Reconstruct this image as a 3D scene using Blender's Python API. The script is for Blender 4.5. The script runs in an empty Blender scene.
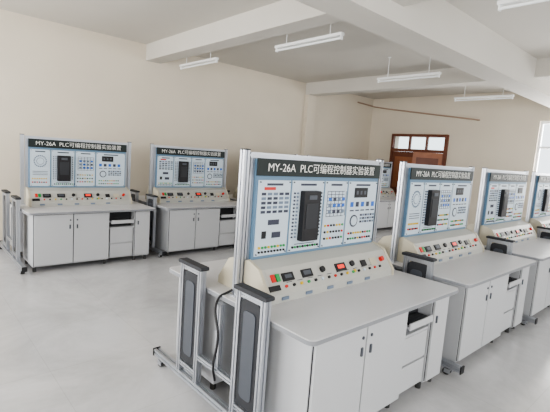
import bpy, bmesh, math, random
from mathutils import Vector, Matrix
random.seed(4)
COL=bpy.context.collection
try: bpy.context.scene.view_settings.look='AgX - Medium High Contrast'
except Exception: pass
# ---------------------------------------------------------------- materials
def mat(name,col,rough=.5,metal=0,noise=0,nscale=8,bump=0,emis=0):
    m=bpy.data.materials.new(name);m.use_nodes=True;nt=m.node_tree;b=nt.nodes['Principled BSDF']
    b.inputs['Base Color'].default_value=(*col,1);b.inputs['Roughness'].default_value=rough;b.inputs['Metallic'].default_value=metal
    if emis:
        b.inputs['Emission Color'].default_value=(*col,1);b.inputs['Emission Strength'].default_value=emis
    if noise or bump:
        tc=nt.nodes.new('ShaderNodeTexCoord');n=nt.nodes.new('ShaderNodeTexNoise');n.inputs['Scale'].default_value=nscale;n.inputs['Detail'].default_value=5
        nt.links.new(tc.outputs['Object'],n.inputs['Vector'])
        if noise:
            r=nt.nodes.new('ShaderNodeMix');r.data_type='RGBA'
            r.inputs[6].default_value=(*[c*(1-noise) for c in col],1);r.inputs[7].default_value=(*[min(1,c*(1+noise)) for c in col],1)
            nt.links.new(n.outputs['Fac'],r.inputs[0]);nt.links.new(r.outputs[2],b.inputs['Base Color'])
        if bump:
            bp=nt.nodes.new('ShaderNodeBump');bp.inputs['Strength'].default_value=bump;bp.inputs['Distance'].default_value=.01
            nt.links.new(n.outputs['Fac'],bp.inputs['Height']);nt.links.new(bp.outputs[0],b.inputs['Normal'])
    return m
M=dict(
 wall=mat('wall_plaster',(.70,.635,.535),.85,noise=.08,nscale=1.0),
 ceil=mat('ceiling_plaster',(.62,.595,.55),.9,noise=.06,nscale=1.0),
 top=mat('laminate_grey',(.58,.58,.595),.3,noise=.02,nscale=30),
 edge=mat('edge_band',(.26,.27,.29),.5),
 cab=mat('cabinet_white',(.49,.50,.52),.45),
 door=mat('cabinet_door',(.52,.53,.55),.42),
 gap=mat('dark_gap',(.03,.03,.035),.7),
 alu=mat('aluminium',(.50,.52,.56),.35,.8),
 slot=mat('profile_slot',(.10,.11,.13),.5,.4),
 blk=mat('black_plastic',(.012,.012,.015),.5),
 char=mat('charcoal_pad',(.03,.032,.038),.6),
 hdr=mat('header_green_black',(.010,.018,.018),.55),
 txt=mat('header_text',(.85,.85,.82),.5),
 blue=mat('panel_bluegrey',(.13,.23,.34),.5),
 white=mat('module_white',(.57,.66,.74),.45),
 line=mat('print_grey',(.16,.21,.29),.6),
 ink=mat('print_ink',(.045,.05,.08),.6),
 ivory=mat('console_ivory',(.52,.48,.38),.45),
 con=mat('console_face',(.45,.45,.42),.45),
 red=mat('socket_red',(.58,.03,.02),.4),
 yel=mat('socket_yellow',(.70,.48,.03),.4),
 grn=mat('socket_green',(.03,.32,.09),.4),
 blu=mat('socket_blue',(.02,.13,.55),.4),
 led=mat('led_red',(.9,.05,.03),.4,emis=.7),
 cas=mat('caster_rubber',(.04,.04,.04),.6),
 tube=mat('fluorescent_tube',(.85,.87,.88),.3),
 lamp=mat('lamp_housing',(.86,.87,.87),.4),
 wood=mat('door_wood',(.15,.045,.022),.45,noise=.25,nscale=6),
 wood2=mat('door_wood_light',(.30,.11,.05),.45,noise=.2,nscale=6),
 frame=mat('window_frame',(.8,.82,.84),.4),
 pipe=mat('conduit',(.40,.29,.22),.5),
)
gl=bpy.data.materials.new('transom_glass');gl.use_nodes=True;b=gl.node_tree.nodes['Principled BSDF']
b.inputs['Base Color'].default_value=(.9,.95,.93,1);b.inputs['Roughness'].default_value=.05;b.inputs['Transmission Weight'].default_value=1;b.inputs['IOR'].default_value=1.02
M['glass']=gl
# floor: faint tiles, smudges
fm=bpy.data.materials.new('floor_tiles');fm.use_nodes=True;nt=fm.node_tree;b=nt.nodes['Principled BSDF']
tc=nt.nodes.new('ShaderNodeTexCoord');br=nt.nodes.new('ShaderNodeTexBrick');br.offset=0;br.inputs['Scale'].default_value=1.0
br.inputs['Brick Width'].default_value=.8;br.inputs['Row Height'].default_value=.8;br.inputs['Mortar Size'].default_value=.003;br.inputs['Mortar Smooth'].default_value=.3
br.inputs['Color1'].default_value=(.53,.53,.54,1);br.inputs['Color2'].default_value=(.52,.52,.53,1);br.inputs['Mortar'].default_value=(.46,.46,.465,1)
ns=nt.nodes.new('ShaderNodeTexNoise');ns.inputs['Scale'].default_value=.9;ns.inputs['Detail'].default_value=12;ns.inputs['Roughness'].default_value=.7;ns.inputs['Distortion'].default_value=.6
mx=nt.nodes.new('ShaderNodeMix');mx.data_type='RGBA';mx.blend_type='MULTIPLY';mx.inputs[0].default_value=1
rp=nt.nodes.new('ShaderNodeMapRange');rp.inputs[1].default_value=.32;rp.inputs[2].default_value=.62;rp.inputs[3].default_value=.78;rp.inputs[4].default_value=1.08
nt.links.new(tc.outputs['Object'],br.inputs['Vector']);nt.links.new(tc.outputs['Object'],ns.inputs['Vector'])
nt.links.new(ns.outputs['Fac'],rp.inputs[0]);nt.links.new(br.outputs['Color'],mx.inputs[6]);nt.links.new(rp.outputs[0],mx.inputs[7]);nt.links.new(mx.outputs[2],b.inputs['Base Color'])
r2=nt.nodes.new('ShaderNodeMapRange');r2.inputs[1].default_value=.3;r2.inputs[2].default_value=.7;r2.inputs[3].default_value=.27;r2.inputs[4].default_value=.14
nt.links.new(ns.outputs['Fac'],r2.inputs[0]);nt.links.new(r2.outputs[0],b.inputs['Roughness'])
M['floor']=fm
# ---------------------------------------------------------------- mesh builder
class B:
    def __init__(s,name): s.n=name;s.bm=bmesh.new();s.m=[]
    def mi(s,k):
        if k not in s.m: s.m.append(k)
        return s.m.index(k)
    def box(s,x0,x1,y0,y1,z0,z1,k,T=None):
        v=[s.bm.verts.new(p if T is None else T@Vector(p)) for p in [(x0,y0,z0),(x1,y0,z0),(x1,y1,z0),(x0,y1,z0),(x0,y0,z1),(x1,y0,z1),(x1,y1,z1),(x0,y1,z1)]]
        i=s.mi(k)
        for f in [(0,3,2,1),(4,5,6,7),(0,1,5,4),(1,2,6,5),(2,3,7,6),(3,0,4,7)]:
            s.bm.faces.new([v[j] for j in f]).material_index=i
    def prism(s,pts,axis,a0,a1,k,T=None):
        def P(p,a):
            q={'x':(a,p[0],p[1]),'y':(p[0],a,p[1]),'z':(p[0],p[1],a)}[axis]
            return Vector(q) if T is None else T@Vector(q)
        A=[s.bm.verts.new(P(p,a0)) for p in pts];C=[s.bm.verts.new(P(p,a1)) for p in pts];i=s.mi(k);n=len(pts)
        fs=[s.bm.faces.new(A[::-1]),s.bm.faces.new(C)]
        for j in range(n): fs.append(s.bm.faces.new([A[j],A[(j+1)%n],C[(j+1)%n],C[j]]))
        for f in fs:f.material_index=i
    def cyl(s,c,r,axis,a0,a1,k,n=12,T=None):
        s.prism([(c[0]+r*math.cos(2*math.pi*j/n),c[1]+r*math.sin(2*math.pi*j/n)) for j in range(n)],axis,a0,a1,k,T)
    def prof(s,cx,cy,w,axis,a0,a1,k='alu',T=None):
        h=w/2;g=w*.12;d=w*.22
        q=[]
        for r in range(4):
            for p in [(-h,-h),(-g,-h),(-g,-h+d),(g,-h+d),(g,-h)]:
                x,y=p
                for _ in range(r): x,y=-y,x
                q.append((cx+x,cy+y))
        s.prism(q,axis,a0,a1,k,T)
    def mesh(s,bev=0):
        bmesh.ops.recalc_face_normals(s.bm,faces=s.bm.faces)
        me=bpy.data.meshes.new(s.n);s.bm.to_mesh(me);s.bm.free()
        for k in s.m: me.materials.append(M[k])
        return me
    def obj(s,parent=None,loc=(0,0,0),name=None,bev=0):
        o=bpy.data.objects.new(name or s.n,s.mesh());COL.objects.link(o);o.location=loc
        if parent:o.parent=parent
        if bev: addbev(o,bev)
        return o
def addbev(o,w,seg=2):
    m=o.modifiers.new('bevel','BEVEL');m.width=w;m.segments=seg;m.limit_method='ANGLE'
def rrect(x0,x1,y0,y1,r,n=5):
    p=[]
    for cx,cy,a in [(x1-r,y0+r,-90),(x1-r,y1-r,0),(x0+r,y1-r,90),(x0+r,y0+r,180)]:
        for i in range(n+1):
            t=math.radians(a+90*i/n);p.append((cx+r*math.cos(t),cy+r*math.sin(t)))
    return p
# ---------------------------------------------------------------- bench parts (local: x 0..1.69, y 0..1.54)
CY=.77;TW=1.69;TD=1.54;TZ=.78;PT=1.715;PX0=0.125;PX1=1.54
def rot180(): return Matrix.Translation((TW,TD,0))@Matrix.Rotation(math.pi,4,'Z')
R=rot180()
parts=[]
b=B('tabletop');b.prism(rrect(0,TW,0,TD,.045),'z',TZ-.032,TZ,'top');b.prism(rrect(-.002,TW+.002,-.002,TD+.002,.046),'z',TZ-.030,TZ-.006,'edge');parts.append(('tabletop',b.mesh(),0))
b=B('cabinets')
for T in (None,R):
    z0,z1=.07,TZ-.032
    y0,y1=.06,.60
    b.box(.07,1.02,y0,y1,z0,z1,'cab',T)
    b.box(1.38,1.62,y0,y1,z0,z1,'cab',T)
    b.box(1.02,1.38,y1-.02,y1,z0,z1,'cab',T)
    b.box(1.02,1.38,y0+.03,y1-.02,z0,z0+.02,'cab',T)
    b.box(1.02,1.38,y0+.01,y1-.02,.50,.52,'cab',T)
    b.box(1.02,1.38,y0+.02,y1-.02,.28,.30,'cab',T)
    b.box(1.03,1.37,y0+.10,y0+.12,.52,z1,'gap',T)
    b.box(1.04,1.36,y0-.02,y0+.10,.585,.60,'cab',T);b.box(1.04,1.36,y0-.03,y0-.018,.575,.625,'door',T)
    b.box(1.07,1.33,y0-.01,y0+.09,.60,.615,'blk',T)
    for j in range(3): b.box(1.08,1.32,y0+.0+.028*j,y0+.018+.028*j,.615,.62,'char',T)
    b.box(1.035,1.365,y0+.005,y0+.02,.30,.50,'door',T);b.box(1.035,1.365,y0+.005,y0+.02,.09,.28,'door',T)
    for x0,x1 in [(.08,.542),(.548,1.01),(1.39,1.61)]:
        b.box(x0-.004,x1+.004,y0-.003,y0,z0+.011,z1-.006,'gap',T)
        b.box(x0+.003,x1-.003,y0-.020,y0-.003,z0+.017,z1-.013,'door',T)
    for x in (.50,.59,1.43,):
        b.box(x-.008,x+.008,y0-.030,y0-.018,.545,.60,'slot',T)
    b.cyl((.505,.66),.011,'y',y0-.027,y0-.02,'slot',10,T);b.cyl((.59,.66),.011,'y',y0-.027,y0-.02,'slot',10,T)
    for x in (.10,.98,1.41,1.58):
        for y in (y0+.05,y1-.06): b.cyl((x,y),.022,'z',0,z0,'cas',10,T)
b.box(.12,TW-.12,CY-.02,CY+.02,.25,z1,'cab')
parts.append(('cabinets',b.mesh(),.002))
b=B('end_frame')
fx=-.04
def ybar(z,y0,y1,w):
    b.prof(fx,z,w,'y',y0,y1)
ybar(.085,-.04,TD+.04,.05)
b.box(fx-.03,fx+.03,-.05,-.04,.055,.115,'blk');b.box(fx-.03,fx+.03,TD+.04,TD+.05,.055,.115,'blk')
for cy in (.44,1.10):
    for y in (cy-.115,cy+.115): b.prof(fx,y,.042,'z',.11,.905)
    ybar(.885,cy-.094,cy+.094,.036);ybar(.17,cy-.094,cy+.094,.036)
    b.prism(rrect(cy-.15,cy+.15,.905,.93,.01),'x',fx-.032,fx+.032,'char')
    b.prism(rrect(cy-.088,cy+.088,.20,.86,.03),'x',fx-.014,fx+.014,'char')
    b.prism(rrect(cy-.055,cy+.055,.26,.80,.03),'x',fx-.020,fx-.014,'slot')
ybar(.30,.576,.964,.036)
b.prof(fx+.02,CY,.04,'z',.31,TZ-.04)
for y in (.06,TD-.06):
    b.cyl((fx,y),.012,'z',.03,.062,'alu',10);b.box(fx-.028,fx+.028,y-.02,y+.02,.045,.055,'alu')
    b.cyl((y+.015,.03),.03,'x',fx-.022,fx+.022,'cas',16)
    b.box(fx-.03,fx-.024,y-.02,y+.03,.02,.055,'alu');b.box(fx+.024,fx+.03,y-.02,y+.03,.02,.055,'alu')
parts.append(('end_frame',b.mesh(),0))
b=B('panel_frame')
for x in (PX0+.02,PX1-.02): b.prof(x,CY,.036,'z',TZ,PT-.04)
b.prof(CY,PT-.02,.04,'x',PX0,PX1);b.prof(CY,1.558,.02,'x',PX0+.04,PX1-.04)
for x in (PX0-.032,PX1+.032):
    b.prof(x,CY,.045,'z',TZ,PT+.01);b.box(x-.024,x+.024,CY-.024,CY+.024,PT+.01,PT+.018,'blk')
    b.box(x-.045,x+.045,CY-.045,CY+.045,TZ,TZ+.008,'alu')
b.box(PX0+.04,PX1-.04,CY-.045,CY+.045,1.0,PT-.04,'blue')
for s in (-1,1):
    b.box(PX0+.032,PX1-.032,*sorted((CY+s*.045,CY+s*.055)),1.568,PT-.035,'hdr')
parts.append(('panel_frame',b.mesh(),0))
def modules(v):
    b=B('instrument_modules')
    for side in (0,1):
        T=None if side==0 else Matrix.Translation((PX0+PX1,2*CY,0))@Matrix.Rotation(math.pi,4,'Z')
        y=CY-.045;rnd=random.Random(11+side+v*5)
        def plate(x0,x1,z0,z1,k,t=.004,off=0): b.box(x0,x1,y-off-t,y-off+.001,z0,z1,k,T)
        def sock(x,z,k,r=.007): b.cyl((x,z),r,'y',y-.014,y-.005,k,8,T)
        X0=PX0+.045;W=PX1-PX0-.09;Z0=1.035;Z1=1.54
        cuts=[0,.23,.49,.70,1.0] if v==0 else [0,.2,.44,.66,1.0]
        for i in range(4):
            a=X0+W*cuts[i]+.009;c=X0+W*cuts[i+1]-.009
            plate(a,c,Z0,Z1,'white',.006)
            for x in (a+.012,c-.012):
                for z in (Z0+.012,Z1-.012): sock(x,z,'slot',.005)
            def L(x0,x1,z0,z1,k='line'): plate(x0,x1,z0,z1,k,.0015,.006)
            w=c-a
            L(a+w*.25,c-w*.25,Z1-.035,Z1-.02,'ink')
            if i==0 and v==0:
                L(a+.05,a+.15,1.475,1.495,'red')
                for r in range(5):
                    for q in range(5):
                        L(a+.03+q*.052,a+.068+q*.052,1.44-r*.03,1.458-r*.03,'ink' if rnd.random()<.55 else 'line')
                L(a+.10,a+.20,1.24,1.275,'ink');L(a+.05,a+.09,1.15,1.20,'blk');L(a+.14,a+.22,1.15,1.19,'ink')
                for q in range(9):
                    sock(a+.035+q*.028,1.09,'grn' if q%3 else 'yel',.009);sock(a+.035+q*.028,1.06,'blk',.008)
            elif i==0:
                cx,cz=(a+c)/2,1.38
                for q in range(20):
                    t=q/20*2*math.pi
                    b.box(cx+.075*math.cos(t)-.008,cx+.075*math.cos(t)+.008,y-.009,y-.005,cz+.075*math.sin(t)-.008,cz+.075*math.sin(t)+.008,'line',T)
                b.cyl((cx,cz),.048,'y',y-.008,y-.005,'line',24,T);b.cyl((cx,cz),.042,'y',y-.01,y-.005,'white',24,T)
                for r in range(3): L(a+.03,c-.03,1.235-r*.022,1.241-r*.022,'ink')
                for q in range(7):
                    sock(a+.03+q*.028,1.14,'yel',.009);sock(a+.03+q*.028,1.09,'blk' if q%2 else 'red',.009)
            elif i==1:
                cx=a+w*.52
                b.prism(rrect(cx-.085,cx+.085,1.11,1.47,.008),'y',y-.05,y-.005,'blk',T)
                b.box(cx-.06,cx+.06,y-.054,y-.049,1.20,1.38,'char',T)
                b.box(cx-.04,cx+.04,y-.055,y-.049,1.41,1.44,'slot',T)
                for r in range(13):
                    for xx,k in ((a+.025,'ink'),(a+.055,'line'),(c-.025,'ink'),(c-.055,'line')):
                        sock(xx,1.14+r*.026,k,.007)
                for q in range(11): sock(a+.04+q*.026,1.065,'grn' if q%2 else 'blk',.009)
                L(a+.06,c-.06,1.083,1.088,'ink')
            elif i==2:
                for r in range(9):
                    L(a+.03,c-.03,1.46-r*.024,1.464-r*.024,'ink')
                for q in range(6): L(a+.03+q*.044,a+.034+q*.044,1.27,1.463,'ink')
                for r in range(3):
                    for q in range(4):
                        L(a+.05+q*.052,a+.085+q*.052,1.39-r*.048,1.415-r*.048,rnd.choice(['ink','blu','blu','line']))
                for r in range(3):
                    for q in range(7): sock(a+.03+q*.034,1.20-r*.05,rnd.choice(['blk','grn','yel','red','blk']),.009)
            else:
                b.box(a+.08,a+.25,y-.012,y-.005,1.41,1.49,'blk',T)
                for q in range(3): b.box(a+.10+q*.05,a+.125+q*.05,y-.0135,y-.011,1.435,1.465,'slot',T)
                for q in range(5): 
                    L(a+.04+q*.07,a+.08+q*.07,1.335,1.375,'ink' if q%2 else 'blu')
                    L(a+.04+q*.07,a+.09+q*.07,1.30,1.31,'ink')
                b.cyl((a+.10,1.22),.05,'y',y-.009,y-.005,'ink',20,T);b.cyl((a+.10,1.22),.038,'y',y-.011,y-.005,'white',20,T)
                for r in range(3):
                    for q in range(6): L(a+.18+q*.034,a+.206+q*.034,1.20+r*.028,1.218+r*.028,'ink' if (q+r)%2==0 else 'line')
                for r in range(2):
                    for q in range(10): sock(a+.045+q*.032,1.12-r*.045,rnd.choice(['blk','red','grn','yel']),.009)
    return b.mesh()
modA,modB=modules(0),modules(1)
# console
b=B('power_console')
for T in (None,Matrix.Translation((PX0+PX1,2*CY,0))@Matrix.Rotation(math.pi,4,'Z')):
    yf,yb=.50,CY-.02
    x0,x1=PX0+.005,PX1-.01
    sec=[(yf,TZ),(yb,TZ),(yb,1.0),(CY-.05,1.015),(yf+.11,.975),(yf+.006,.83)]
    b.prism(sec,'x',x0+.004,x1-.004,'con',T)
    sec2=[(yf-.006,TZ),(yb,TZ),(yb,1.01),(CY-.05,1.022),(yf+.107,.983),(yf-.004,.83)]
    b.prism(sec2,'x',x0,x0+.022,'ivory',T);b.prism(sec2,'x',x1-.022,x1,'ivory',T)
    p=Vector((0,yf+.006,.83));q=Vector((0,yf+.11,.975));vd=(q-p).normalized();Ln=(q-p).length
    nrm=Vector((0,-vd.z,vd.y));nrm=nrm if nrm.y<0 else -nrm
    S=Matrix(((1,vd.x,nrm.x,.05),(0,vd.y,nrm.y,p.y),(0,vd.z,nrm.z,p.z),(0,0,0,1)))
    if T is not None:S=T@S
    def it(x,v,w,h,t,k): b.box(x-w/2,x+w/2,v-h/2,v+h/2,0,t,k,S)
    def kn(x,v,r,t,k): b.cyl((x,v),r,'z',0,t,k,12,S)
    it(.77,Ln/2,1.28,Ln-.02,.002,'con')
    it(.30,.105,.10,.055,.012,'blk');it(.30,.108,.06,.025,.014,'slot')
    it(.48,.105,.10,.055,.012,'blk');it(.48,.108,.07,.03,.014,'slot')
    it(.84,.10,.11,.06,.012,'blk');it(.84,.103,.07,.028,.014,'led')
    it(1.12,.095,.06,.05,.012,'blk');it(1.25,.095,.08,.06,.01,'ivory')
    for x in (.17,.21): it(x,.11,.03,.05,.014,'red' if x<.2 else 'grn')
    kn(.64,.11,.022,.02,'blk');kn(.98,.11,.022,.02,'blk');kn(1.36,.1,.02,.03,'red');kn(.98,.05,.012,.015,'yel')
    cols=['red','blk','yel','grn','blk','white','blk']
    for i in range(16):
        kn(.26+i*.07,.045,.010,.014,cols[i%7])
    for i in range(10): it(.30+i*.1,.07,.05,.004,.003,'ink')
    it(.16,.045,.09,.035,.01,'blk')
    for i in range(5): b.box(.25+i*.22,.31+i*.22,yf-.006,yf+.002,.795,.815,'line',T)
con=b.mesh()
def txt(s,size):
    cu=bpy.data.curves.new('header_lettering','FONT');cu.body=s;cu.size=size;cu.extrude=.0008;cu.align_x='CENTER';cu.align_y='CENTER';cu.offset=-.0004;cu.materials.append(M['txt']);return cu
TX=txt('MY-26A  PLC可编程控制器实验装置',.0755)
def bench(x,y,v):
    e=bpy.data.objects.new('plc_training_workbench',None);COL.objects.link(e);e.location=(x,y,0)
    for n,me,bv in parts:
        o=bpy.data.objects.new(n,me);COL.objects.link(o);o.parent=e
        if bv:addbev(o,bv,1)
    for n,me in (('instrument_modules',modA if v==0 else modB),('power_console',con)):
        o=bpy.data.objects.new(n,me);COL.objects.link(o);o.parent=e
    mx_=(PX0+PX1)/2
    o=bpy.data.objects.new('header_lettering',TX);COL.objects.link(o);o.parent=e;o.location=(mx_,CY-.0565,1.622);o.rotation_euler=(math.pi/2,0,0)
    o=bpy.data.objects.new('header_lettering_back',TX);COL.objects.link(o);o.parent=e;o.location=(mx_,CY+.0565,1.622);o.rotation_euler=(math.pi/2,0,math.pi)
    return e
P=1.858
A0=None
for i in range(5): 
    e=bench(1.542+P*i,1.334,0 if i%2==0 else 1)
    if i==0:A0=e
for i in range(5): bench(1.542-.375+P*i,1.334+4.403,1 if i%2==0 else 0)
cu=bpy.data.curves.new('mains_cable','CURVE');cu.dimensions='3D';cu.bevel_depth=.008;cu.bevel_resolution=3
sp=cu.splines.new('BEZIER');pts=[(.15,.72,.86),(.05,.80,.795),(-.03,.80,.76),(-.085,.70,.55),(-.08,.74,.34),(-.02,.80,.2)]
sp.bezier_points.add(len(pts)-1)
for q,p in zip(sp.bezier_points,pts): q.co=p;q.handle_left_type=q.handle_right_type='AUTO'
cu.materials.append(M['blk']);o=bpy.data.objects.new('mains_cable',cu);COL.objects.link(o);o.parent=A0
# ---------------------------------------------------------------- room
XL,XR,YN,YF,H=-2.2,11.0,-3.2,7.9,3.6
b=B('floor');b.box(XL-.2,XR+2.5,YN-.2,YF+.2,-.1,0,'floor');b.obj()
b=B('ceiling');b.box(XL-.2,XR+.2,YN-.2,YF+.2,H,H+.15,'ceil');b.obj()
b=B('wall_back');b.box(XL-.2,XR+.2,YF,YF+.2,0,H,'wall')
b.obj()
def wallo(name,axis,pos,t,a0,a1,ops):
    b=B(name)
    def bx(u0,u1,z0,z1):
        if u1-u0<1e-4 or z1-z0<1e-4:return
        if axis=='x': b.box(pos,pos+t,u0,u1,z0,z1,'wall')
        else: b.box(u0,u1,pos,pos+t,z0,z1,'wall')
    u=a0
    for (o0,o1,z0,z1) in sorted(ops):
        bx(u,o0,0,H);bx(o0,o1,0,z0);bx(o0,o1,z1,H);u=o1
    bx(u,a1,0,H);b.obj()
def window(name,axis,pos,o0,o1,z0,z1,n=3):
    b=B(name)
    def bx(u0,u1,a,c,d=.03):
        if axis=='x': b.box(pos-d,pos+d,u0,u1,a,c,'frame')
        else: b.box(u0,u1,pos-d,pos+d,a,c,'frame')
    bx(o0,o1,z0,z0+.06);bx(o0,o1,z1-.06,z1)
    for i in range(n+1):
        u=o0+(o1-o0-.05)*i/n;bx(u,u+.05,z0+.06,z1-.06)
    zz=z0+(z1-z0)*.68;bx(o0+.05,o1-.05,zz,zz+.05,.025);b.obj()
endw=[(-2.4,-.2,.95,2.9),(.9,3.25,.95,2.9)]
door=(5.35,7.05,0,2.55)
wallo('wall_end','x',XR,.2,YN-.2,YF+.2,endw+[(door[0]+.07,door[1]-.07,0,door[3]-.07)])
sw=[(-1.8,.9,.9,3.0),(1.9,4.9,.9,3.0),(6.1,9.1,.9,3.0)]
wallo('wall_side','y',YN-.2,.2,XL-.2,XR+.2,sw)
lw=[(-2.4,-.4,.9,3.0),(1.2,3.6,.9,3.0),(4.6,7.2,.9,3.0)]
wallo('wall_near','x',XL-.2,.2,YN-.2,YF+.2,lw)
k=1
for w in endw: window('window_%d'%k,'x',XR+.1,*w);k+=1
for w in sw: window('window_%d'%k,'y',YN-.1,*w,4);k+=1
for w in lw: window('window_%d'%k,'x',XL-.1,*w,4);k+=1
b=B('trim_1')
for x in (-.8,3.6,8.0): b.box(x,x+.3,YN,YF,3.3,H,'ceil')
b.box(XL,XR,2.55,2.95,3.12,H,'ceil')
b.obj()
b=B('trim_2')
for x in (8.0,): b.box(x,x+.3,YF-.12,YF,0,3.3,'wall')
b.obj()
b=B('door_1')
y0,y1,z1=door[0],door[1],door[3];X=XR-.08
for y in (y0,y1-.07): b.box(X-.02,XR-.002,y,y+.07,0,z1,'wood')
b.box(X-.02,XR-.002,y0+.07,y1-.07,z1-.07,z1,'wood');b.box(X-.02,XR-.002,y0+.07,y1-.07,2.05,2.13,'wood')
for i in (1,2): 
    y=y0+.07+(y1-y0-.14)*i/3;b.box(X-.01,XR-.01,y-.025,y+.025,2.13,z1-.07,'wood')
b.box(X+.03,X+.04,y0+.07,y1-.07,2.13,z1-.07,'glass')
ym=(y0+y1)/2
def leaf(T,k1,k2):
    w=(y1-y0-.14)/2-.005
    b.box(0,.045,0,w,0.01,2.045,k1,T)
    for z in ((.15,.85),(1.0,1.9)):
        b.box(-.012,0,.10,w-.10,*z,k2,T);b.box(.045,.057,.10,w-.10,*z,k2,T)
    b.cyl((w-.06,1.0),.02,'x',-.06,.105,'alu',12,T)
leaf(Matrix.Translation((X+.045,y1-.073,0))@Matrix.Rotation(math.pi,4,'Z'),'wood','wood2')
leaf(Matrix.Translation((X,y0+.075,0))@Matrix.Rotation(math.radians(22),4,'Z'),'wood2','wood')
b.obj()
cu=bpy.data.curves.new('wall_conduit','CURVE');cu.dimensions='3D';cu.bevel_depth=.022;cu.bevel_resolution=2
sp=cu.splines.new('POLY');pts=[(10.2,YF-.03,3.40),(10.95,YF-.03,3.38),(10.97,7.80,3.36),(10.97,7.3,3.28),(10.97,4.6,2.93)]
sp.points.add(len(pts)-1)
for q,p in zip(sp.points,pts): q.co=(*p,1)
cu.materials.append(M['pipe']);o=bpy.data.objects.new('trim_3',cu);COL.objects.link(o)
b=B('fixture')
b.box(-.03,.03,-.61,.61,.03,.065,'lamp')
b.cyl((0,.0),.015,'y',-.59,.59,'tube',12)
for y in (-.60,.585): b.box(-.02,.02,y,y+.015,-.02,.035,'lamp')
for y in (-.4,.4): b.cyl((0,y),.006,'z',.065,.42,'lamp',8);b.cyl((0,y),.03,'z',.41,.42,'lamp',12)
fme=b.mesh()
for x,y in [(4.1,4.1),(6.7,4.15),(4.05,6.75),(4.15,1.1),(9.3,3.9),(6.7,1.1),(9.3,1.1)]:
    o=bpy.data.objects.new('fluorescent_ceiling_light',fme);COL.objects.link(o);o.location=(x,y,3.18)
# ---------------------------------------------------------------- light
w=bpy.data.worlds.new('sky');bpy.context.scene.world=w;w.use_nodes=True;bg=w.node_tree.nodes['Background'];bg.inputs[0].default_value=(.88,.94,1,1);bg.inputs[1].default_value=2.3
def area(name,loc,rot,sx,sy,e,col=(1,.985,.96)):
    l=bpy.data.lights.new(name,'AREA');l.shape='RECTANGLE';l.size=sx;l.size_y=sy;l.energy=e;l.color=col
    o=bpy.data.objects.new(name,l);COL.objects.link(o);o.location=loc;o.rotation_euler=rot
for i,wd in enumerate(sw): area('daylight_side',((wd[0]+wd[1])/2,YN-.35,1.95),(math.radians(90),0,0),2.8,2.1,(85,80,60)[i])
for i,wd in enumerate(lw): area('daylight_near',(XL-.35,(wd[0]+wd[1])/2,1.95),(math.radians(90),0,math.radians(-90)),2.4,2.1,(90,140,240)[i])
area('daylight_end',(XR+.4,2.1,1.95),(math.radians(90),0,math.radians(90)),2.2,1.9,260)
# ---------------------------------------------------------------- camera
yaw,pitch,roll,f=.740,.124,.073,418.07
fh=Vector((math.sin(yaw),math.cos(yaw),0));r=Vector((math.cos(yaw),-math.sin(yaw),0));u=Vector((0,0,1))
F=fh*math.cos(pitch)-u*math.sin(pitch);U=u*math.cos(pitch)+fh*math.sin(pitch)
c,s=math.cos(roll),math.sin(roll)
R_=r*c+U*s; U_=U*c-r*s
cam=bpy.data.cameras.new('camera');co=bpy.data.objects.new('camera',cam);COL.objects.link(co)
cam.sensor_width=36;cam.lens=f/550*36;cam.clip_start=.02
m=Matrix((R_,U_,-F)).transposed().to_4x4();m.translation=Vector((0,0,1.714));co.matrix_world=m
bpy.context.scene.camera=co
